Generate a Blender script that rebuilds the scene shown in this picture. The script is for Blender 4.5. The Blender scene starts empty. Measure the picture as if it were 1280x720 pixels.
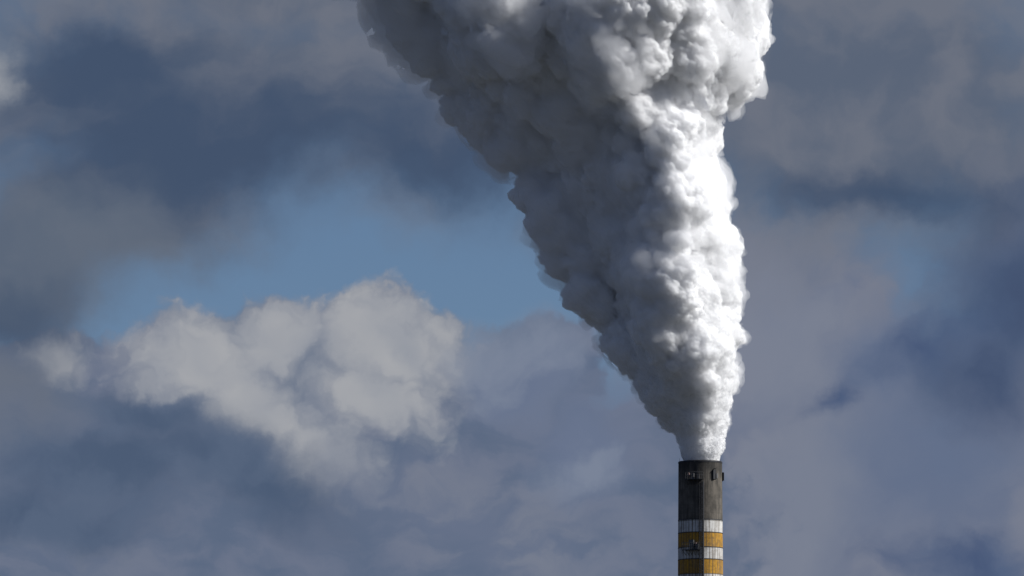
import bpy, math, random
import numpy as np
import openvdb

random.seed(7)
R = math.radians
SC = bpy.context.scene
COL = SC.collection

# ------------------------------------------------------------------ camera
DIST = 1500.0                 # metres from camera to chimney
WIDE = 163.0                  # metres covered by the frame at that distance
K = WIDE / DIST / 1280.0      # radians per photo pixel
CAM = np.array([0.0, 0.0, 1.7])
ELEV = R(6.05)
cam_d = bpy.data.cameras.new('camera')
cam_d.sensor_width = 36.0
cam_d.lens = 36.0 * DIST / WIDE
cam_d.clip_start = 1.0
cam_d.clip_end = 60000.0
cam = bpy.data.objects.new('camera', cam_d)
COL.objects.link(cam)
cam.location = CAM
cam.rotation_euler = (R(90) + ELEV, 0, 0)
SC.camera = cam

# ------------------------------------------------------------------ light
SUN_AZ, SUN_EL = R(98), R(36)         # azimuth measured from the viewing direction towards the right
sx = math.cos(SUN_EL) * math.sin(SUN_AZ)
sy = math.cos(SUN_EL) * math.cos(SUN_AZ)
sz = math.sin(SUN_EL)
SUN = np.array([sx, sy, sz])
sd = bpy.data.lights.new('sun', 'SUN')
sd.energy = 4.9
sd.angle = R(0.5)
sd.color = (1.0, 0.988, 0.972)
sun = bpy.data.objects.new('sun', sd)
COL.objects.link(sun)
from mathutils import Vector
sun.rotation_euler = Vector((sx, sy, sz)).to_track_quat('Z', 'Y').to_euler()
sun.location = (400, -400, 600)

SC.view_settings.view_transform = 'Standard'
SC.view_settings.look = 'None'
SC.view_settings.gamma = 1.0
SC.view_settings.use_curve_mapping = False
SC.view_settings.exposure = 0.12
SC.cycles.use_denoising = True
SC.cycles.adaptive_threshold = 0.015
SC.cycles.max_bounces = 34
SC.cycles.volume_bounces = 34
SC.cycles.transparent_max_bounces = 16
SC.cycles.diffuse_bounces = 5

# ------------------------------------------------------------------ node helper
class NT:
    """Small expression builder over a shader node tree."""
    def __init__(self, tree):
        self.t = tree
    def node(self, kind, **kw):
        n = self.t.nodes.new(kind)
        for k, v in kw.items():
            setattr(n, k, v)
        return n
    def put(self, sock, v):
        if isinstance(v, E):
            v = v.s
        if isinstance(v, bpy.types.NodeSocket):
            self.t.links.new(v, sock)
        elif v is not None:
            sock.default_value = v
    def m(self, op, *a, clamp=False):
        n = self.node('ShaderNodeMath', operation=op, use_clamp=clamp)
        for i, v in enumerate(a):
            self.put(n.inputs[i], v)
        return E(self, n.outputs[0])
    def vec(self, x, y, z=0.0):
        n = self.node('ShaderNodeCombineXYZ')
        for i, v in enumerate((x, y, z)):
            self.put(n.inputs[i], v)
        return n.outputs[0]
    def smooth(self, x, a, b):
        n = self.node('ShaderNodeMapRange', interpolation_type='SMOOTHSTEP')
        self.put(n.inputs[0], x); n.inputs[1].default_value = a; n.inputs[2].default_value = b
        return E(self, n.outputs[0])
    def noise(self, v, scale, detail=4, rough=0.5, dist=0.0, color=False, dim='3D'):
        n = self.node('ShaderNodeTexNoise', noise_dimensions=dim)
        self.put(n.inputs['Vector'], v)
        n.inputs['Scale'].default_value = scale
        n.inputs['Detail'].default_value = detail
        n.inputs['Roughness'].default_value = rough
        n.inputs['Distortion'].default_value = dist
        return n.outputs['Color'] if color else E(self, n.outputs['Fac'])
    def voro(self, v, scale, detail=2, rough=0.5, smooth=0.6):
        n = self.node('ShaderNodeTexVoronoi', feature='SMOOTH_F1', voronoi_dimensions='2D')
        self.put(n.inputs['Vector'], v)
        n.inputs['Scale'].default_value = scale
        n.inputs['Detail'].default_value = detail
        n.inputs['Roughness'].default_value = rough
        n.inputs['Smoothness'].default_value = smooth
        return E(self, n.outputs['Distance'])
    def mix(self, f, a, b, blend='MIX'):
        n = self.node('ShaderNodeMix', data_type='RGBA', blend_type=blend)
        self.put(n.inputs[0], f)
        for s, v in ((n.inputs[6], a), (n.inputs[7], b)):
            if isinstance(v, tuple) and len(v) == 3:
                v = (*v, 1.0)
            self.put(s, v)
        return n.outputs[2]

class E:
    def __init__(self, nt, s):
        self.nt, self.s = nt, s
    def __add__(self, o): return self.nt.m('ADD', self, o)
    __radd__ = __add__
    def __sub__(self, o): return self.nt.m('SUBTRACT', self, o)
    def __rsub__(self, o): return self.nt.m('SUBTRACT', o, self)
    def __mul__(self, o): return self.nt.m('MULTIPLY', self, o)
    __rmul__ = __mul__
    def max(self, o): return self.nt.m('MAXIMUM', self, o)
    def min(self, o): return self.nt.m('MINIMUM', self, o)
    def sat(self): return self.nt.m('ADD', self, 0.0, clamp=True)

def lin(r, g, b):
    f = lambda c: (c / 255 / 12.92) if c <= 10 else ((c / 255 + 0.055) / 1.055) ** 2.4
    return (f(r), f(g), f(b))

# ------------------------------------------------------------------ sky: Nishita air with banks of cloud, all laid out by direction in the world
world = bpy.data.worlds.new('World')
SC.world = world
world.use_nodes = True
wt = world.node_tree
wt.nodes.clear()
N = NT(wt)
STR = 0.06
sky = N.node('ShaderNodeTexSky', sky_type='NISHITA')
sky.sun_disc = False
sky.sun_elevation = SUN_EL
sky.sun_rotation = SUN_AZ
sky.air_density = 0.7
sky.dust_density = 0.15
sky.ozone_density = 4.0
tc = N.node('ShaderNodeTexCoord')
sep = N.node('ShaderNodeSeparateXYZ')
wt.links.new(tc.outputs['Generated'], sep.inputs[0])
dx, dy, dz = (E(N, sep.outputs[i]) for i in range(3))
az = N.m('ARCTAN2', dx, dy)           # 0 = straight ahead (+Y), positive to the right
el = N.m('ARCSINE', dz)
U = az * (1 / (100 * K))              # 1 unit = 0.49 degrees of sky
V = (el - ELEV) * (1 / (100 * K))
P0 = N.vec(U, V, 0.0)
# domain warp (two octaves of swirling)
wc = N.noise(N.vec(U + 31.0, V, 0), 0.55, 2.0, 0.5, color=True, dim='2D')
wsep = N.node('ShaderNodeSeparateXYZ'); wt.links.new(wc, wsep.inputs[0])
wf = N.noise(N.vec(U, V + 47.0, 0), 2.4, 4.0, 0.55, color=True, dim='2D')
wfs = N.node('ShaderNodeSeparateXYZ'); wt.links.new(wf, wfs.inputs[0])
cx = (E(N, wsep.outputs[0]) - 0.5); cy = (E(N, wsep.outputs[1]) - 0.5)
fx = (E(N, wfs.outputs[0]) - 0.5); fy = (E(N, wfs.outputs[1]) - 0.5)
def warp(a, b):
    return U + cx * a + fx * b, V + cy * a + fy * b
UW, VW = warp(1.0, 0.36)
US, VS = warp(0.7, 0.30)

def ell(px, py, rx, ry, rot=0.0, uv=None):
    """soft ellipse, 1 in its middle, 0 at its rim; arguments in hundredths of the cloud layout"""
    u, v = uv or (UW, VW)
    a = (u - (px - 640) / 100.0); b = (v - (360 - py) / 100.0)
    c, s = math.cos(R(rot)), math.sin(R(rot))
    e1 = (a * c + b * s) * (100.0 / rx)
    e2 = (b * c - a * s) * (100.0 / ry)
    return (1.0 - N.m('SQRT', e1 * e1 + e2 * e2)).max(-1.0)

def union(*es):
    r = es[0]
    for e in es[1:]:
        r = r.max(e) if not isinstance(r, float) else e
    return r
def smax(k, *es):
    r = es[0]
    for e in es[1:]:
        n = N.node('ShaderNodeMath', operation='SMOOTH_MAX')
        N.put(n.inputs[0], r); N.put(n.inputs[1], e); n.inputs[2].default_value = k
        r = E(N, n.outputs[0])
    return r

nb = N.noise(N.vec(UW + 13.0, VW, 1.0), 0.9, 5.0, 0.5, dim='2D')            # broad cloud texture
nw = N.noise(N.vec(UW * 0.6, VW * 1.3 + 21.0, 5.0), 1.6, 5.0, 0.5, dim='2D')
col = N.mix(N.smooth(V, -1.0, 2.5), lin(100, 128, 173), lin(95, 122, 167))
skyc = N.mix(0.14, N.mix(1.0, sky.outputs[0], (STR, STR, STR), 'MULTIPLY'), col)

def layer(base, cov, lo, hi, c0, c1, shade):
    f = N.smooth(cov, lo, hi)
    return N.mix(f, base, N.mix(shade, c0, c1))

# (a) thin mauve veil low on the right and behind the plume
soft = (nb - 0.5)
cov = smax(0.4, ell(990, 440, 220, 190), ell(1060, 520, 160, 120), ell(1010, 640, 330, 240), ell(1300, 600, 240, 240), ell(780, 640, 240, 200)) + soft * 0.6
c = layer(skyc, cov, -0.05, 0.5, lin(106, 115, 137), lin(122, 127, 143), N.smooth(nb, 0.35, 0.65))
pale = N.smooth(smax(0.3, ell(985, 430, 110, 150), ell(1000, 620, 130, 160)) + soft * 0.7, -0.2, 0.8)
c = N.mix(pale * 0.85, c, lin(122, 129, 146))
blue_ = N.smooth(smax(0.3, ell(1170, 560, 160, 150), ell(1120, 460, 80, 80)) + soft * 0.5, -0.2, 0.8)
c = N.mix(blue_ * 0.8, c, lin(97, 111, 138))
# (b) the heaped cumulus in the middle left
bil = N.voro(N.vec(US, VS, 2.0), 0.95, 1.3, 0.4, 0.9)
bil2 = N.voro(N.vec(US + 0.12, VS + 0.10, 2.0), 0.95, 1.3, 0.4, 0.9)
bil3 = N.voro(N.vec(US + fx * 0.25, VS + fy * 0.25 + 9.0, 0), 3.3, 1.5, 0.5, 0.6)
uvS = (US, VS)
cum = smax(0.15, ell(478, 470, 138, 124, 0, uvS), ell(245, 480, 110, 112, 0, uvS), ell(340, 460, 90, 100, 0, uvS), ell(380, 560, 270, 200, 0, uvS),
           ell(75, 455, 90, 56, 0, uvS), ell(150, 500, 130, 90, 0, uvS), ell(560, 640, 420, 200, 0, uvS), ell(660, 490, 115, 110, 0, uvS),
           ell(100, 640, 330, 190, 0, uvS))
cumd = cum + (0.42 - bil) * 0.22 + (0.4 - bil3) * 0.13 + (nw - 0.5) * 0.10
lit = smax(0.2, ell(485, 432, 150, 108, 0, uvS), ell(245, 445, 110, 95, 0, uvS), ell(350, 430, 120, 85, 0, uvS), ell(310, 500, 190, 78, -38, uvS), ell(400, 560, 120, 60, -30, uvS),
           ell(70, 445, 60, 46, 0, uvS), ell(470, 500, 130, 60, -20, uvS))
emb = (bil - bil2) * 1.1
lits = N.smooth(lit + emb * 0.30 + (0.42 - bil) * 0.25 + (0.4 - bil3) * 0.30 + (nw - 0.5) * 0.5, -0.2, 0.7)
c_c = N.mix(N.smooth(nw, 0.3, 0.7), lin(92, 106, 130), lin(108, 117, 138))
rim = N.smooth(V + cum * (-1.1), -0.55, 0.35)        # the thin sunlit crest where the heap turns over
c_l = N.mix(((0.5 + emb) * 0.7 + rim * 0.5).sat(), lin(140, 146, 158), lin(186, 185, 184))
fold = N.smooth(smax(0.2, ell(395, 455, 44, 44, 30, uvS), ell(600, 480, 46, 70, 0, uvS), ell(400, 510, 60, 24, -40, uvS)) + soft * 0.5, -0.2, 0.9)
c_l = N.mix(fold * 0.55, c_l, lin(134, 141, 155))
c = N.mix(N.smooth(cumd, -0.04, 0.16), c, N.mix(lits, c_c, c_l))
mound = N.smooth(ell(640, 455, 90, 80, 0, uvS) + soft * 0.4, -0.1, 0.8)
c = N.mix(mound * 0.8, c, lin(126, 137, 156))
# soft grey banks in front of its right and lower sides
cov = smax(0.3, ell(650, 470, 110, 90), ell(730, 560, 110, 120)) + soft * 0.5
c = layer(c, cov, -0.05, 0.8, lin(104, 116, 141), lin(122, 132, 152), N.smooth(nb, 0.4, 0.7))
cov = smax(0.3, ell(570, 640, 240, 70, -18), ell(640, 690, 160, 60), ell(90, 700, 120, 40)) + (nw - 0.5) * 0.5
c = layer(c, cov, -0.1, 0.9, lin(102, 113, 136), lin(118, 125, 142), N.smooth(nw, 0.35, 0.7))
# dark slate bank at the lower left
cov = smax(0.3, ell(130, 580, 240, 80), ell(190, 520, 120, 34, -10), ell(300, 590, 190, 70, -25), ell(60, 650, 180, 70)  ) + (nw - 0.5) * 0.5
c = layer(c, cov, -0.15, 0.8, lin(76, 92, 117), lin(86, 101, 125), N.smooth(nb, 0.35, 0.65))
cov = ell(20, 480, 110, 90) + soft * 0.6
c = layer(c, cov, -0.1, 1.0, lin(98, 107, 124), lin(106, 114, 129), nb)
# (c) dark bank across the top
cov = smax(0.45, ell(260, 120, 620, 175, -4), ell(640, 110, 420, 175), ell(10, 340, 200, 130), ell(150, 260, 260, 120, 10), ell(1080, 130, 460, 250), ell(1290, 260, 150, 120), ell(640, -40, 1000, 150)) + soft * 0.38
dark = smax(0.3, ell(240, 185, 330, 110, 0), ell(580, 205, 280, 70, -4), ell(110, 90, 160, 80), ell(1120, 250, 300, 50) - 0.25, ell(0, 400, 120, 60))
shade = N.smooth(dark + (nw - 0.5) * 0.7, -0.3, 0.75)
cc = N.mix(N.smooth(nb, 0.3, 0.7), lin(90, 101, 120), lin(108, 114, 128))
cc = N.mix(shade, cc, lin(67, 83, 108))
warm = N.smooth(ell(90, 320, 260, 110) + soft * 0.5, -0.2, 0.8)
cc = N.mix(warm * 0.7, cc, lin(92, 104, 121))
c = N.mix(N.smooth(cov, -0.12, 0.62), c, cc)
# (d) dark blue bank and rags on the far right
cov = smax(0.3, ell(1270, 380, 150, 190), ell(1240, 460, 130, 90)) + soft * 0.5
c = layer(c, cov, -0.1, 0.9, lin(68, 83, 112), lin(77, 92, 120), N.smooth(nb, 0.35, 0.65))
cov = smax(0.25, ell(1170, 440, 120, 50, 22) - 0.1, ell(1230, 710, 170, 46, -12), ell(1050, 500, 60, 26, 30)) + (nw - 0.5) * 0.9
c = layer(c, cov, -0.1, 1.0, lin(72, 88, 120), lin(82, 98, 128), N.smooth(nb, 0.35, 0.65))
# outside this stretch: a ring of cloud, then unseen cloud added to dim the ambient
far = N.smooth(N.m('SQRT', az * az + (el - ELEV) * (el - ELEV)), R(5), R(10))
fb = N.noise(tc.outputs['Generated'], 3.0, 5.0, 0.55)
ring = N.smooth(N.m('SQRT', az * az + (el - ELEV) * (el - ELEV)), R(3.5), R(4.8))
ncl = N.noise(N.vec(US * 0.55, VS + 90.0, 0), 0.45, 3.5, 0.42, dim='2D')
rc = N.mix(N.smooth(nb, 0.35, 0.65), lin(74, 90, 118), lin(108, 116, 134))
rc = N.mix(N.smooth(ncl + (nb - 0.5) * 0.3, 0.50, 0.76), rc, lin(142, 147, 158))
c = N.mix(ring * N.smooth(ncl + (nb - 0.5) * 0.3, 0.30, 0.52), c, rc)
c = N.mix(far * N.smooth(fb, 0.20, 0.40), c, N.mix(N.smooth(fb, 0.4, 0.65), lin(86, 102, 134), lin(66, 81, 111)))
# bright scrap at the far left
cov = ell(-42, 95, 56, 66) + (nb - 0.5) * 0.8
c = layer(c, cov, -0.1, 0.8, lin(140, 146, 156), lin(160, 163, 168), nb)

bg = N.node('ShaderNodeBackground')
KEXP = 2 ** -SC.view_settings.exposure / STR
bg.inputs['Strength'].default_value = STR
# cloud radiances are written for strength 1, the background runs at the sky strength
wt.links.new(N.mix(1.0, c, (KEXP, KEXP, KEXP), 'MULTIPLY'), bg.inputs['Color'])
for n in wt.nodes:
    if n.bl_idname == 'ShaderNodeMix':
        n.clamp_result = False
wo = N.node('ShaderNodeOutputWorld')
wt.links.new(bg.outputs[0], wo.inputs['Surface'])
world.cycles.sampling_method = 'MANUAL'
world.cycles.sample_map_resolution = 512

# ------------------------------------------------------------------ helpers for things
def px3(px, py, depth=0.0):
    """photo position -> world point on the plane of the chimney, pushed back by depth metres"""
    a = (px - 640) * K
    f = np.array([0, math.cos(ELEV), math.sin(ELEV)]); u = np.array([0, -math.sin(ELEV), math.cos(ELEV)])
    d = f + np.array([1.0, 0, 0]) * a + u * ((360 - py) * K)
    return CAM + d * ((DIST + depth) / d[1])

def mesh_obj(name, verts, faces, mat, parent=None, smooth=False):
    me = bpy.data.meshes.new(name)
    me.from_pydata([tuple(v) for v in verts], [], [tuple(f) for f in faces])
    me.update()
    if smooth:
        me.polygons.foreach_set('use_smooth', [True] * len(me.polygons))
    o = bpy.data.objects.new(name, me)
    COL.objects.link(o)
    me.materials.append(mat)
    if parent:
        o.parent = parent
    return o

class MB:
    def __init__(self): self.v, self.f = [], []
    def add(self, v, f):
        n = len(self.v); self.v += [tuple(map(float, p)) for p in v]; self.f += [tuple(i + n for i in q) for q in f]
    def box(self, c, s, ang=0.0):
        """box centred at c, size s, turned by ang about z"""
        ca, sa = math.cos(ang), math.sin(ang)
        v = []
        for z in (-1, 1):
            for x, y in ((-1, -1), (1, -1), (1, 1), (-1, 1)):
                X, Y = x * s[0] / 2, y * s[1] / 2
                v.append((c[0] + X * ca - Y * sa, c[1] + X * sa + Y * ca, c[2] + z * s[2] / 2))
        self.add(v, [(3, 2, 1, 0), (4, 5, 6, 7), (0, 1, 5, 4), (1, 2, 6, 5), (2, 3, 7, 6), (3, 0, 4, 7)])
    def tube(self, a, b, r, n=8):
        a, b = np.array(a, float), np.array(b, float)
        d = (b - a) / np.linalg.norm(b - a)
        h = np.array([0, 0, 1.0]) if abs(d[2]) < 0.9 else np.array([1.0, 0, 0])
        p = np.cross(d, h); p /= np.linalg.norm(p); q = np.cross(d, p)
        v = [c + r * (math.cos(t) * p + math.sin(t) * q) for c in (a, b) for t in (2 * math.pi * i / n for i in range(n))]
        f = [(i, (i + 1) % n, n + (i + 1) % n, n + i) for i in range(n)] + [tuple(range(n))[::-1], tuple(range(n, 2 * n))]
        self.add(v, f)
    def path(self, pts, r, n=8):
        for a, b in zip(pts, pts[1:]): self.tube(a, b, r, n)
    def lathe(self, prof, n=128, closed=False, c=(0, 0)):
        v = [(c[0] + r * math.cos(2 * math.pi * i / n), c[1] + r * math.sin(2 * math.pi * i / n), z) for r, z in prof for i in range(n)]
        m = len(prof); f = []
        for k in range(m if closed else m - 1):
            k2 = (k + 1) % m
            f += [(k * n + i, k * n + (i + 1) % n, k2 * n + (i + 1) % n, k2 * n + i) for i in range(n)]
        self.add(v, f)
    def build(self, name, mat, parent=None, smooth=False):
        return mesh_obj(name, self.v, self.f, mat, parent, smooth)

def material(name, rough=0.8, color=(0.5, 0.5, 0.5)):
    m = bpy.data.materials.new(name); m.use_nodes = True
    b = m.node_tree.nodes['Principled BSDF']
    b.inputs['Roughness'].default_value = rough
    b.inputs['Base Color'].default_value = (*color, 1)
    b.inputs['Specular IOR Level'].default_value = 0.25
    return m, NT(m.node_tree), b

# ------------------------------------------------------------------ ground
gm, gn, gb = material('ground_soil_and_grass')
g = gn.node('ShaderNodeNewGeometry')
n1 = gn.noise(g.outputs['Position'], 0.01, 8, 0.6)
gn.put(gb.inputs['Base Color'], gn.mix(gn.smooth(n1, 0.4, 0.6), (0.022, 0.027, 0.024), (0.05, 0.05, 0.05)))
G = 30000
ground = mesh_obj('ground', [(-G, -G, 0), (G, -G, 0), (G, G, 0), (-G, G, 0)], [(0, 1, 2, 3)], gm)
ground['kind'] = 'structure'

# ------------------------------------------------------------------ chimney
top = px3(875.3, 577.2)
CX, CY = float(top[0]), DIST
TOPZ = float(top[2])
R0 = 27.4 * K * DIST                      # radius at the lip
def zpx(py): return float(px3(875, py)[2])
TAPER = 0.9 * K * DIST / (zpx(577) - zpx(720))      # widens slowly downward
def rad(z): return R0 + (TOPZ - z) * TAPER

B = [TOPZ, zpx(650.8), zpx(667), zpx(685.4), zpx(700.4)]     # heights where the painted bands change
bandw = B[3] - B[4]; bandy = B[2] - B[3]

chim = bpy.data.objects.new('chimney', None)
chim.location = (CX, CY, 0)
COL.objects.link(chim)
chim['label'] = 'tall industrial chimney with sooty top and weathered white and yellow bands under the steam'
chim['category'] = 'chimney'

def shaft_material():
    m, n, b = material('weathered_banded_shaft', 0.85)
    t = n.node('ShaderNodeTexCoord')
    s = n.node('ShaderNodeSeparateXYZ'); n.t.links.new(t.outputs['Object'], s.inputs[0])
    x, y, z = (E(n, s.outputs[i]) for i in range(3))
    a = n.m('ARCTAN2', y, x)
    ang = n.vec(a * 3.5, z * 0.10, 0.0)                     # long vertical streaks
    ang2 = n.vec(a * 3.5, z * 0.03, 4.0)
    blot = n.noise(t.outputs['Object'], 0.55, 6, 0.65)
    st = n.noise(ang, 1.6, 4, 0.65)
    st2 = n.noise(ang2, 4.5, 3, 0.6)
    fine = n.noise(n.vec(a * 3.5, z * 1.0, 7.0), 2.2, 5, 0.7)
    # sooty concrete
    con = n.mix(n.smooth(blot, 0.3, 0.7), (0.08, 0.073, 0.062), (0.175, 0.155, 0.13))
    con = n.mix(n.smooth(st2, 0.42, 0.68) * 0.5, con, (0.05, 0.05, 0.045))
    # horizontal lift joints
    lift = n.m('FRACT', z * (1 / 1.25))
    con = n.mix((1.0 - n.smooth(n.m('ABSOLUTE', lift - 0.5), 0.0, 0.05)) * 0.35, con, (0.05, 0.048, 0.04))
    con = n.mix(n.smooth(z + (st - 0.5) * 9.0, TOPZ - 4.5, TOPZ) * 0.75, con, (0.03, 0.03, 0.03))
    con = n.mix(n.smooth(st, 0.46, 0.66) * 0.6, con, (0.045, 0.043, 0.04))
    white = n.mix(n.smooth(fine, 0.45, 0.75) * 0.6, (0.64, 0.63, 0.60), (0.27, 0.25, 0.22))
    yellow = n.mix(n.smooth(fine, 0.35, 0.7), (0.54, 0.285, 0.04), (0.30, 0.165, 0.032))
    per = bandw + bandy
    ph = n.m('FRACT', (B[2] - z + 40 * per) * (1 / per))       # 0..1: yellow first, then white
    phw = ph + (fine - 0.5) * 0.05
    isw = n.m('GREATER_THAN', phw, bandy / per)
    paint = n.mix(isw, yellow, white)
    isw0 = n.m('GREATER_THAN', z, B[2])
    paint = n.mix(isw0, paint, white)
    # soot runs and panel seams over the paint
    ribs = n.m('FRACT', a * (40 / (2 * math.pi)) + (st - 0.5) * 0.5)
    rib = 1.0 - n.smooth(n.m('ABSOLUTE', ribs - 0.5), 0.02, 0.20)
    paint = n.mix(rib * n.smooth(st2, 0.30, 0.55) * 0.8, paint, (0.10, 0.075, 0.045))
    paint = n.mix(n.smooth(st2, 0.48, 0.66) * 0.7, paint, (0.12, 0.09, 0.06))
    paint = n.mix(n.smooth(blot, 0.45, 0.7) * 0.45, paint, (0.16, 0.13, 0.10))
    # dirty line at each change of paint
    edge = n.m('ABSOLUTE', ph - bandy / per).min(ph).min(1.0 - ph)
    paint = n.mix((1.0 - n.smooth(edge, 0.0, 0.035)) * 0.75, paint, (0.06, 0.05, 0.035))
    iscon = n.smooth(z + (fine - 0.5) * 0.25, B[1] - 0.03, B[1] + 0.03)
    out = n.mix(iscon, paint, con)
    n.put(b.inputs['Base Color'], out)
    bu = n.node('ShaderNodeBump'); bu.inputs['Strength'].default_value = 0.5; bu.inputs['Distance'].default_value = 0.05
    n.put(bu.inputs['Height'], fine + blot)
    n.t.links.new(bu.outputs[0], b.inputs['Normal'])
    b.inputs['Specular IOR Level'].default_value = 0.1
    return m

sm = shaft_material()
prof = [(rad(0), 0.0)]
for i in range(1, 60):
    z = (TOPZ - 0.35) * i / 59
    prof.append((rad(z), z))
prof += [(rad(TOPZ - .35) - 0.0, TOPZ - 0.03), (rad(TOPZ) - .03, TOPZ), (rad(TOPZ) - 0.32, TOPZ), (rad(TOPZ) - 0.35, TOPZ - 0.05), (rad(TOPZ) - 0.35, TOPZ - 14.0)]
mb = MB(); mb.lathe(prof, 160)
mb.build('shaft', sm, chim, True)
steel, _, _b = material('soot_stained_steel', 0.6, (0.035, 0.037, 0.042))
galv, _n, _b = material('galvanised_steel', 0.5, (0.12, 0.12, 0.12))
_b.inputs['Metallic'].default_value = 0.3
red, _n, _b = material('signal_lamp_glass', 0.3, (0.20, 0.13, 0.12))

def on(deg, z, off=0.0):
    """point on the shaft; deg 0 faces the camera, positive to the right"""
    t = R(deg); r = rad(z) + off
    return (r * math.sin(t), -r * math.cos(t), z)
# steel hoops round the shaft at the changes of paint
mb = MB()
for z in (B[1], B[2], B[3], B[4]):
    mb.lathe([(rad(z) + .002, z - .05), (rad(z) + .035, z - .05), (rad(z) + .035, z + .05), (rad(z) + .002, z + .05)], 128, True)
mb.build('hoop', steel, chim)
mb = MB()
z = TOPZ - .18
mb.lathe([(rad(z) + .002, z - .10), (rad(z) + .05, z - .10), (rad(z) + .05, z + .10), (rad(z) + .002, z + .10)], 128, True)
mb.build('lip_band', steel, chim)
# caged ladder
zl0, zl1 = 3.0, zpx(604)
LD = 1.0
mb = MB()
for s in (-4.0, 4.0):
    for k in range(30):
        za, zb = zl0 + (zl1 - zl0) * k / 30, zl0 + (zl1 - zl0) * (k + 1) / 30
        mb.tube(on(LD + s, za, .22), on(LD + s, zb, .22), .04, 6)
z = zl0
while z < zl1:
    mb.tube(on(LD - 4, z, .22), on(LD + 4, z, .22), .018, 5); z += .3
z = zl0 + 1
while z < zl1:
    mb.tube(on(LD - 4, z, -.02), on(LD - 4, z, .22), .025, 5); mb.tube(on(LD + 4, z, -.02), on(LD + 4, z, .22), .025, 5); z += 2.4
lad = mb.build('ladder', steel, chim)
mb = MB()
z = zl0 + 2.2
hoops = []
while z < zl1 + .9:
    c = on(LD, z, .22); pts = []
    for k in range(9):
        t = R(-90 + 180 * k / 8)
        pts.append((c[0] + .34 * math.sin(t), c[1] - .62 * math.cos(t), z))
    mb.path(pts, .022, 4); hoops.append(pts); z += 0.9
for k in (0, 2, 4, 6, 8):
    for p, q in zip(hoops, hoops[1:]):
        mb.tube(p[k], q[k], .018, 4)
mb.build('ladder_cage', steel, chim)
# cable duct running up beside the ladder
mb = MB()
for k in range(40):
    za, zb = 1 + (zl1 - 1) * k / 40, 1 + (zl1 - 1) * (k + 1) / 40
    mb.tube(on(6.5, za, .12), on(6.5, zb, .12), .11, 8)
mb.build('cable_duct', steel, chim)

def platform(zc, d0, d1, depth, name='service_platform', rail=True):
    """curved grating on brackets with a handrail"""
    mb = MB(); steps = max(6, int((d1 - d0) / 4))
    for k in range(steps):
        a, b_ = d0 + (d1 - d0) * k / steps, d0 + (d1 - d0) * (k + 1) / steps
        v = [on(a, zc, .0), on(b_, zc, .0), on(b_, zc, depth), on(a, zc, depth)]
        v += [(p[0], p[1], p[2] + .10) for p in v]
        mb.add(v, [(3, 2, 1, 0), (4, 5, 6, 7), (0, 1, 5, 4), (2, 3, 7, 6)] + ([(3, 0, 4, 7)] if k == 0 else []) + ([(1, 2, 6, 5)] if k == steps - 1 else []))
    p = mb.build(name, steel, chim)
    mb = MB()
    for k in range(0, steps + 1, 2):
        a = d0 + (d1 - d0) * k / steps
        mb.tube(on(a, zc - .02, depth - .05), on(a, zc - .75, -.02), .04, 5)
    mb.build('bracket', steel, p)
    if rail:
        mb = MB()
        for h in (.6, 1.1):
            mb.path([(*on(d0 + (d1 - d0) * k / steps, zc, depth - .04)[:2], zc + .1 + h) for k in range(steps + 1)], .035, 5)
        for k in range(steps + 1):
            q = on(d0 + (d1 - d0) * k / steps, zc, depth - .04)
            mb.tube((q[0], q[1], zc + .1), (q[0], q[1], zc + 1.2), .03, 5)
        mb.build('handrail', galv, p)
    return p
# upper service platform at the head of the ladder
platform(zpx(602), -34, 5, .9)
# lower service platform on the second white band
platform(zpx(690), -40, -2, 1.1)
def lamp(deg, z):
    m1 = MB(); c = on(deg, z, .30)
    m1.tube(on(deg, z, -.02), c, .05, 6)
    m1.lathe([(.01, z - .16), (.17, z - .15), (.20, z), (.17, z + .10), (.01, z + .10)], 12, False, c[:2])
    o = m1.build('warning_lamp', steel, chim)
    m2 = MB(); m2.lathe([(.15, z + .103), (.17, z + .32), (.12, z + .48), (.01, z + .53)], 12, False, c[:2])
    m2.build('lens', red, o)
# instrument boxes on the platforms
mb = MB()
for d, zz, w, h in ((-20, zpx(602) + .55, .5, .9), (-6, zpx(602) + .50, .35, .7)):
    c = on(d, zz, .32); mb.box((c[0], c[1], zz), (w, .4, h), R(d))
mb.build('instrument_box', galv, chim)
mb = MB()
zz = zpx(690)
for d, w, h, dzz in ((-22, .8, 1.5, .9), (-8, .45, .9, .6)):
    c = on(d, zz, .38); mb.box((c[0], c[1], zz + dzz), (w, .5, h), R(d))
mb.build('instrument_box', galv, chim)
for d, zz in ((-30, zpx(597)), (-12, zpx(684.5))): lamp(d, zz)
# sampling ports at the right: a dark hatch with its davit and a bright box
zz = zpx(595)
mb = MB(); c = on(36, zz, .10); mb.box((c[0], c[1], zz), (.42, .3, 1.5), R(36)); c = on(36, zz + .9, .3); mb.tube(on(36, zz + .9, -.02), on(36, zz + .9, .6), .06)
mb.tube(on(36, zz + .9, .58), on(36, zz - .2, .58), .035, 6)
mb.build('sampling_port', steel, chim)
mb = MB(); c = on(44, zpx(596.5), .14); mb.box((c[0], c[1], zpx(596.5)), (.3, .35, .75), R(44))
mb.build('instrument_box', galv, chim)
mb = MB(); c = on(82, zpx(596), .12); mb.box((c[0], c[1], zpx(596)), (.35, .4, 1.3), R(82)); mb.tube(on(82, zpx(602), .1), on(82, zpx(593), .1), .05)
mb.build('bracket', steel, chim)
# lightning wires on the lip
for k in range(8):
    mb = MB(); d = 22 + 45 * k
    mb.tube(on(d, TOPZ - .6, .07), on(d, TOPZ + .5, .07), .014, 5)
    mb.build('lightning_rod', steel, chim)

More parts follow.
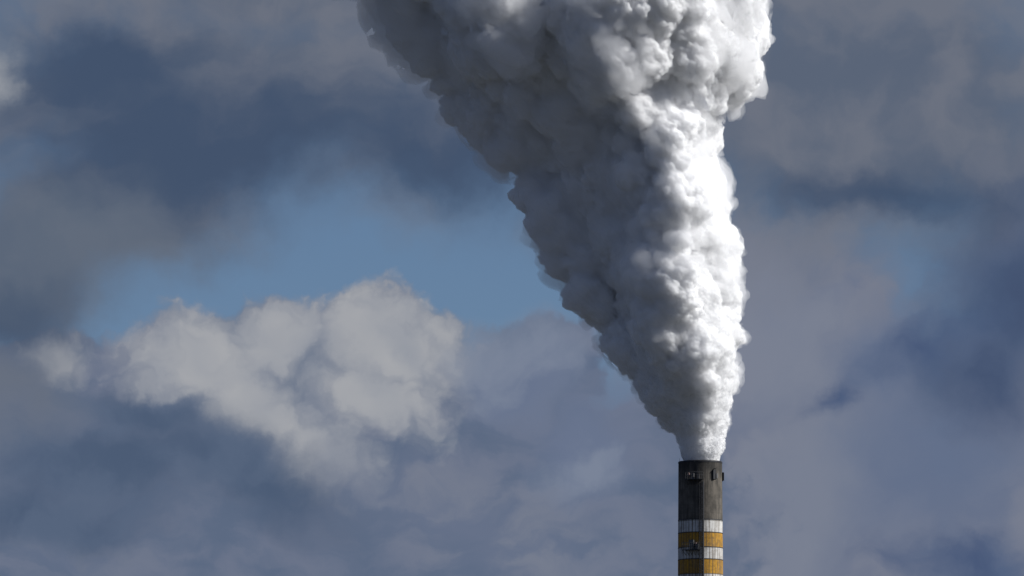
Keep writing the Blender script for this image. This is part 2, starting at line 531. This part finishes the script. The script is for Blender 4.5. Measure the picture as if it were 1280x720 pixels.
# ------------------------------------------------------------------ steam plume
M = K * DIST      # metres per photo pixel at the chimney
PUFFS = [  # px, py, radius (photo px), depth in px (negative = towards the camera)
 (877,578,20,0),(877,565,23,0),(876,552,25,0),(875,535,28,0),(871,514,34,0),(862,490,44,0),(854,466,54,0),
 (850,438,58,4),(854,408,56,8),(846,372,62,14),(834,335,70,20),(820,295,78,24),(806,255,84,28),
 (768,210,84,30),(772,165,104,30),(752,115,116,30),(724,70,128,26),(710,15,144,20),
 # the sunlit column that stands forward on the right
 (852,470,26,-40),(844,440,30,-56),(838,410,34,-70),(834,380,36,-82),(832,340,40,-92),(836,300,38,-96),(838,255,36,-100),(820,205,28,-104),(812,165,26,-100),
 (866,460,34,-18),(864,430,38,-30),(862,395,44,-36),(860,355,46,-44),(856,310,46,-46),(842,255,40,-50),(812,205,36,-52),(800,165,34,-52),
 # lumps down the left side
 (842,520,17,5),(830,498,18,-4),(817,476,21,0),(807,464,16,14),(795,450,18,8),(789,432,24,6),(784,408,22,14),(804,400,30,24),(772,374,28,30),(755,380,16,6),(735,370,21,16),(745,342,24,26),(720,324,20,20),(750,310,40,30),
 (712,298,26,24),(728,275,36,30),(692,262,27,20),(673,240,20,24),(696,225,34,40),(674,208,22,30),(696,190,40,34),(646,184,24,20),(665,158,34,30),(628,160,20,34),(613,140,24,26),(632,120,34,30),(590,116,24,34),(600,90,40,30),
 (570,92,24,24),(579,60,36,30),(539,62,24,26),(519,34,24,26),(547,30,34,30),(514,8,22,10),(492,8,13,20),
 # lumps down the right side
 (886,552,15,-4),(889,528,17,4),(886,505,20,-6),(884,480,23,4),(882,455,25,-8),(880,428,28,2),(880,396,26,-8),(876,365,30,4),
 (874,338,28,-10),(874,300,28,2),(864,264,28,-6),(858,238,28,4),(826,206,24,-4),(808,178,22,6),(806,150,22,-6),
 # the bulging head at the upper right
 (874,36,70,-10),(908,5,42,0),(892,70,50,-10),(846,62,58,-64),(765,58,54,-128),(812,58,56,-92),(864,94,32,-40),(884,96,28,-10),
 (828,92,40,-70),(770,-20,110,-90),(870,-30,78,-30),(918,26,28,-10),(764,6,64,-150),(810,16,60,-110),(790,98,34,-96),
 # puffs that stand out of the shaded face and catch the sun
 (622,4,22,-168),(640,28,16,-170),(606,-8,20,-168),(628,48,12,-164),(640,60,8,-160),
 (814,415,18,-74),(828,432,12,-76),(836,425,14,-84),(806,332,20,-92),(818,340,18,-96),(832,180,16,-122),(846,162,16,-112),(803,140,12,-116),(845,450,14,-74),
 (868,430,28,-66),(872,470,20,-54),(878,500,14,-38),(874,520,14,-30),(816,272,18,-108),(830,262,18,-116),
 # above the frame the plume drifts away to the left
 (630,-70,126,20),(545,-50,44,14),(700,-90,190,20),(850,-110,118,0),(600,-190,180,20),(760,-200,170,10),(450,-200,140,10),
 (500,-330,210,30),(690,-330,190,20),(330,-350,170,40),
]
VOX0 = 0.55
pp = np.array([list(px3(a, b, d * M)) + [r * M] for a, b, r, d in PUFFS])
lo = (pp[:, :3] - pp[:, 3:]).min(0) - 4; hi = (pp[:, :3] + pp[:, 3:]).max(0) + 4
dims = np.ceil((hi - lo) / VOX0).astype(int)
gx, gy, gz = (lo[i] + VOX0 * np.arange(dims[i]) for i in range(3))
F = np.full(dims, 50.0, np.float32)
for x, y, z, r in pp:
    i0 = [max(0, int((c - r - 8 - l) / VOX0)) for c, l in zip((x, y, z), lo)]
    i1 = [min(d, int((c + r + 8 - l) / VOX0) + 1) for c, l, d in zip((x, y, z), lo, dims)]
    sl = tuple(slice(a, b) for a, b in zip(i0, i1))
    d = np.sqrt((gx[sl[0]][:, None, None] - x) ** 2 + (gy[sl[1]][None, :, None] - y) ** 2 + (gz[sl[2]][None, None, :] - z) ** 2) - r
    k = min(2.4, 0.22 * r)
    h = np.clip(0.5 + 0.5 * (F[sl] - d) / k, 0, 1)
    F[sl] = F[sl] * (1 - h) + d * h - k * h * (1 - h)
F = F.astype(np.float32)
grid = openvdb.FloatGrid(50.0)
grid.copyFromArray(F)
def tomesh(g):
    P, Q = g.convertToQuads(0.0)
    P, Q = P.astype(np.float64), Q.astype(np.int64)
    # enclosed volume must be positive: turn the faces outwards
    a, b, c, d = (P[Q[:, i]] for i in range(4))
    if float((a * np.cross(b, c)).sum() + (a * np.cross(c, d)).sum()) < 0:
        Q = Q[:, ::-1].copy()
    return P, Q
P, Q = tomesh(grid)
P = P * VOX0 + lo
del F, grid

def normals(P, Q):
    n = np.cross(P[Q[:, 2]] - P[Q[:, 0]], P[Q[:, 3]] - P[Q[:, 1]])
    o = np.zeros_like(P)
    for k in range(4):
        for a in range(3):
            o[:, a] += np.bincount(Q[:, k], n[:, a], len(P))
    return o / np.maximum(np.linalg.norm(o, axis=1, keepdims=True), 1e-9)

def relax(P, Q, it=1):
    for _ in range(it):
        o = np.zeros_like(P); c = np.bincount(Q.ravel(), minlength=len(P))[:, None]
        m = P[Q].mean(1)
        for k in range(4):
            for a in range(3):
                o[:, a] += np.bincount(Q[:, k], m[:, a], len(P))
        P = 0.5 * P + 0.5 * o / np.maximum(c, 1)
    return P

def hash3(i, j, k, s):
    h = (i * 374761393 + j * 668265263 + k * 2147483647 + s * 974634777) & 0xffffffff
    h = ((h ^ (h >> 13)) * 1274126177) & 0xffffffff
    h = ((h ^ (h >> 16)) * 2246822519) & 0xffffffff
    return (h ^ (h >> 15)) & 0xffffffff

def billow(q, seed, rad_=1.0):
    """domes packed in space: 1 on a dome's crown, 0 in the creases"""
    c = np.floor(q).astype(np.int64)
    best = np.full(len(q), 9.0)
    for di in (-1, 0, 1):
        for dj in (-1, 0, 1):
            for dk in (-1, 0, 1):
                i, j, k = c[:, 0] + di, c[:, 1] + dj, c[:, 2] + dk
                h = hash3(i, j, k, seed)
                fx_ = (h & 1023) / 1023.0; fy_ = ((h >> 10) & 1023) / 1023.0; fz_ = ((h >> 20) & 1023) / 1023.0
                w = 1.0 + 0.5 * ((h >> 5) & 255) / 255.0          # unequal domes
                d = ((i + fx_ - q[:, 0]) ** 2 + (j + fy_ - q[:, 1]) ** 2 + (k + fz_ - q[:, 2]) ** 2) * w
                best = np.minimum(best, d)
    return np.sqrt(np.clip(1 - best / (rad_ * rad_), 0, 1))

def vnoise(q, seed):
    c = np.floor(q).astype(np.int64); f = q - c; f = f * f * (3 - 2 * f)
    r = np.zeros(len(q))
    for di in (0, 1):
        for dj in (0, 1):
            for dk in (0, 1):
                h = hash3(c[:, 0] + di, c[:, 1] + dj, c[:, 2] + dk, seed) / 4294967295.0
                w = (f[:, 0] if di else 1 - f[:, 0]) * (f[:, 1] if dj else 1 - f[:, 1]) * (f[:, 2] if dk else 1 - f[:, 2])
                r += h * w
    return r

# the billows grow with the plume: coordinates are scaled by its local radius
tabz = np.array([px3(870, y)[2] for y in (700, 577, 540, 500, 460, 400, 340, 255, 165, 70, -20, -200, -900)])
tabr = np.array([24, 24, 29, 40, 58, 78, 92, 106, 122, 150, 170, 220, 260]) * M
tabx = np.array([px3(x, 300)[0] for x in (877, 877, 875, 868, 855, 846, 830, 805, 770, 725, 700, 640, 560)])
tz = np.linspace(tabz[0], tabz[-1], 800)
tr = np.interp(tz, tabz, tabr); ts = np.concatenate([[0], np.cumsum(np.diff(tz) / tr[1:] / np.interp(tz[1:], [TOPZ, TOPZ + 12], [1.9, 1.0]))])
def local(P):
    r = np.interp(P[:, 2], tz, tr)
    s = np.interp(P[:, 2], tz, ts)
    ax = np.interp(P[:, 2], tabz, tabx)
    q = np.stack([(P[:, 0] - ax) / r, (P[:, 1] - CY_) / r, s], 1)
    return q, r
CY_ = DIST
def step(P, Q, freq, amp, seed, bias=0.68, mod=False, rpow=1.0):
    q, r = local(P)
    w = np.stack([vnoise(q * freq * 0.7 + 11.3 * a, seed + 50 + a) - 0.5 for a in range(3)], 1)
    b = billow(q * freq + w * 0.7, seed) - bias
    a = amp * r
    if mod:
        a = a * np.clip(-0.2 + 2.4 * vnoise(q * freq * 0.45, seed + 90), 0.3, 1.9)
    fade = np.clip((P[:, 2] - (TOPZ - 1)) / 3.0, 0.12, 1)
    if freq > 5:
        fade = fade * np.interp(P[:, 2], [TOPZ, TOPZ + 35, TOPZ + 75], [1.7, 1.05, 0.8])
    nn = normals(P, Q)
    if 2 < freq < 20:
        # relief flattened on the left camera-facing side, shaped to soften its shading
        soft_face = np.clip(0.45 - q[:, 0] * 1.6, 0, 1) * np.clip(-nn[:, 1] * 1.6 - 0.25, 0, 1)
        fade = fade * (1 - 0.62 * soft_face)
    return P + nn * (b * a * fade)[:, None]

# remeshing happens in a space that is stretched near the chimney mouth, where the billows are smallest
tg = np.clip(tr / (80 * M), 0.40, 1.25)
tzw = np.concatenate([[0], np.cumsum(np.diff(tz) / tg[1:])])
def remesh(P, Q, vox):
    z = np.clip(P[:, 2], tz[0], tz[-1])
    ax = np.interp(z, tabz, tabx); g_ = np.interp(z, tz, tg)
    W = np.stack([(P[:, 0] - ax) / g_, (P[:, 1] - DIST) / g_, np.interp(z, tz, tzw) + (P[:, 2] - z)], 1)
    g = openvdb.FloatGrid.createLevelSetFromPolygons((W / vox).astype(np.float32), quads=Q.astype(np.uint32), halfWidth=3.0)
    W, Q = tomesh(g)
    W = W * vox
    zw = np.clip(W[:, 2], 0, tzw[-1])
    z = np.interp(zw, tzw, tz)
    ax = np.interp(z, tabz, tabx); g_ = np.interp(z, tz, tg)
    return np.stack([W[:, 0] * g_ + ax, W[:, 1] * g_ + DIST, z + (W[:, 2] - zw)], 1), Q
import time as _t
_t0 = _t.time()
P = step(P, Q, 1.5, 0.28, 1)
P, Q = remesh(P, Q, 0.40)
P = step(P, Q, 2.6, 0.29, 2, mod=True)
P, Q = remesh(P, Q, 0.26)
P = step(P, Q, 5.4, 0.19, 3, mod=True)
P, Q = remesh(P, Q, 0.21)
P = step(P, Q, 11.0, 0.10, 4, mod=True)
P, Q = remesh(P, Q, 0.16)
P = step(P, Q, 24.0, 0.052, 5, mod=True)
P, Q = remesh(P, Q, 0.16)
P = step(P, Q, 44.0, 0.024, 6)
print('plume', len(P), len(Q), round(_t.time() - _t0, 1))

pm = bpy.data.materials.new('dense_white_steam'); pm.use_nodes = True
# droplets fill the plume as a dense scattering volume; a thin share of its light turns at the skin itself
pt = pm.node_tree; pt.nodes.clear()
po = pt.nodes.new('ShaderNodeOutputMaterial')
pv = pt.nodes.new('ShaderNodeVolumePrincipled')
pv.inputs['Density'].default_value = 2.2
pv.inputs['Color'].default_value = (1, 1, 1, 1)
pt.links.new(pv.outputs[0], po.inputs['Volume'])
pd = pt.nodes.new('ShaderNodeBsdfDiffuse'); pd.inputs['Color'].default_value = (0.95, 0.955, 0.96, 1)
ptr = pt.nodes.new('ShaderNodeBsdfTransparent')
pmx = pt.nodes.new('ShaderNodeMixShader'); pmx.inputs[0].default_value = 0.18
pt.links.new(ptr.outputs[0], pmx.inputs[1]); pt.links.new(pd.outputs[0], pmx.inputs[2])
pt.links.new(pmx.outputs[0], po.inputs['Surface'])

def big_mesh(name, P, Q, mat, parent=None):
    me = bpy.data.meshes.new(name)
    me.vertices.add(len(P)); me.vertices.foreach_set('co', P.astype(np.float32).ravel())
    me.loops.add(Q.size); me.loops.foreach_set('vertex_index', Q.astype(np.int32).ravel())
    me.polygons.add(len(Q)); me.polygons.foreach_set('loop_start', np.arange(0, Q.size, 4, dtype=np.int32))
    me.update(calc_edges=True)
    me.polygons.foreach_set('use_smooth', np.ones(len(me.polygons), dtype=bool))
    me.materials.append(mat)
    o = bpy.data.objects.new(name, me)
    COL.objects.link(o)
    o.parent = parent
    return o
plume = big_mesh('steam_plume', P, Q, pm)
plume['label'] = 'dense white billowing steam plume rising and widening from the chimney mouth'
plume['category'] = 'steam plume'

# thin torn vapour that clings to the dense plume, patchy, mostly outside its skin
W, WQ = remesh(P, Q, 0.36)
for _k in range(2):
    W = relax(W, WQ, 1)
q, r = local(W)
w = np.stack([vnoise(q * 3.0 + 7.7 * a, 300 + a) - 0.5 for a in range(3)], 1)
f = 0.55 * vnoise(q * 2.6 + w * 1.5, 310) + 0.30 * vnoise(q * 7.0 + w * 3, 311) + 0.15 * vnoise(q * 17.0 + w * 5, 312)
off = (np.clip((f - 0.40) * 0.55, -0.02, 0.16)) * r * np.interp(W[:, 2], [TOPZ + .5, TOPZ + 8], [0.15, 1.0])
W = W + normals(W, WQ) * off[:, None]
vm = bpy.data.materials.new('thin_vapour'); vm.use_nodes = True
vt = vm.node_tree; vt.nodes.clear()
vo = vt.nodes.new('ShaderNodeOutputMaterial'); vv = vt.nodes.new('ShaderNodeVolumePrincipled')
vv.inputs['Density'].default_value = 0.22; vv.inputs['Color'].default_value = (1, 1, 1, 1)
vt.links.new(vv.outputs[0], vo.inputs['Volume'])
big_mesh('vapour_veil', W, WQ, vm, plume)
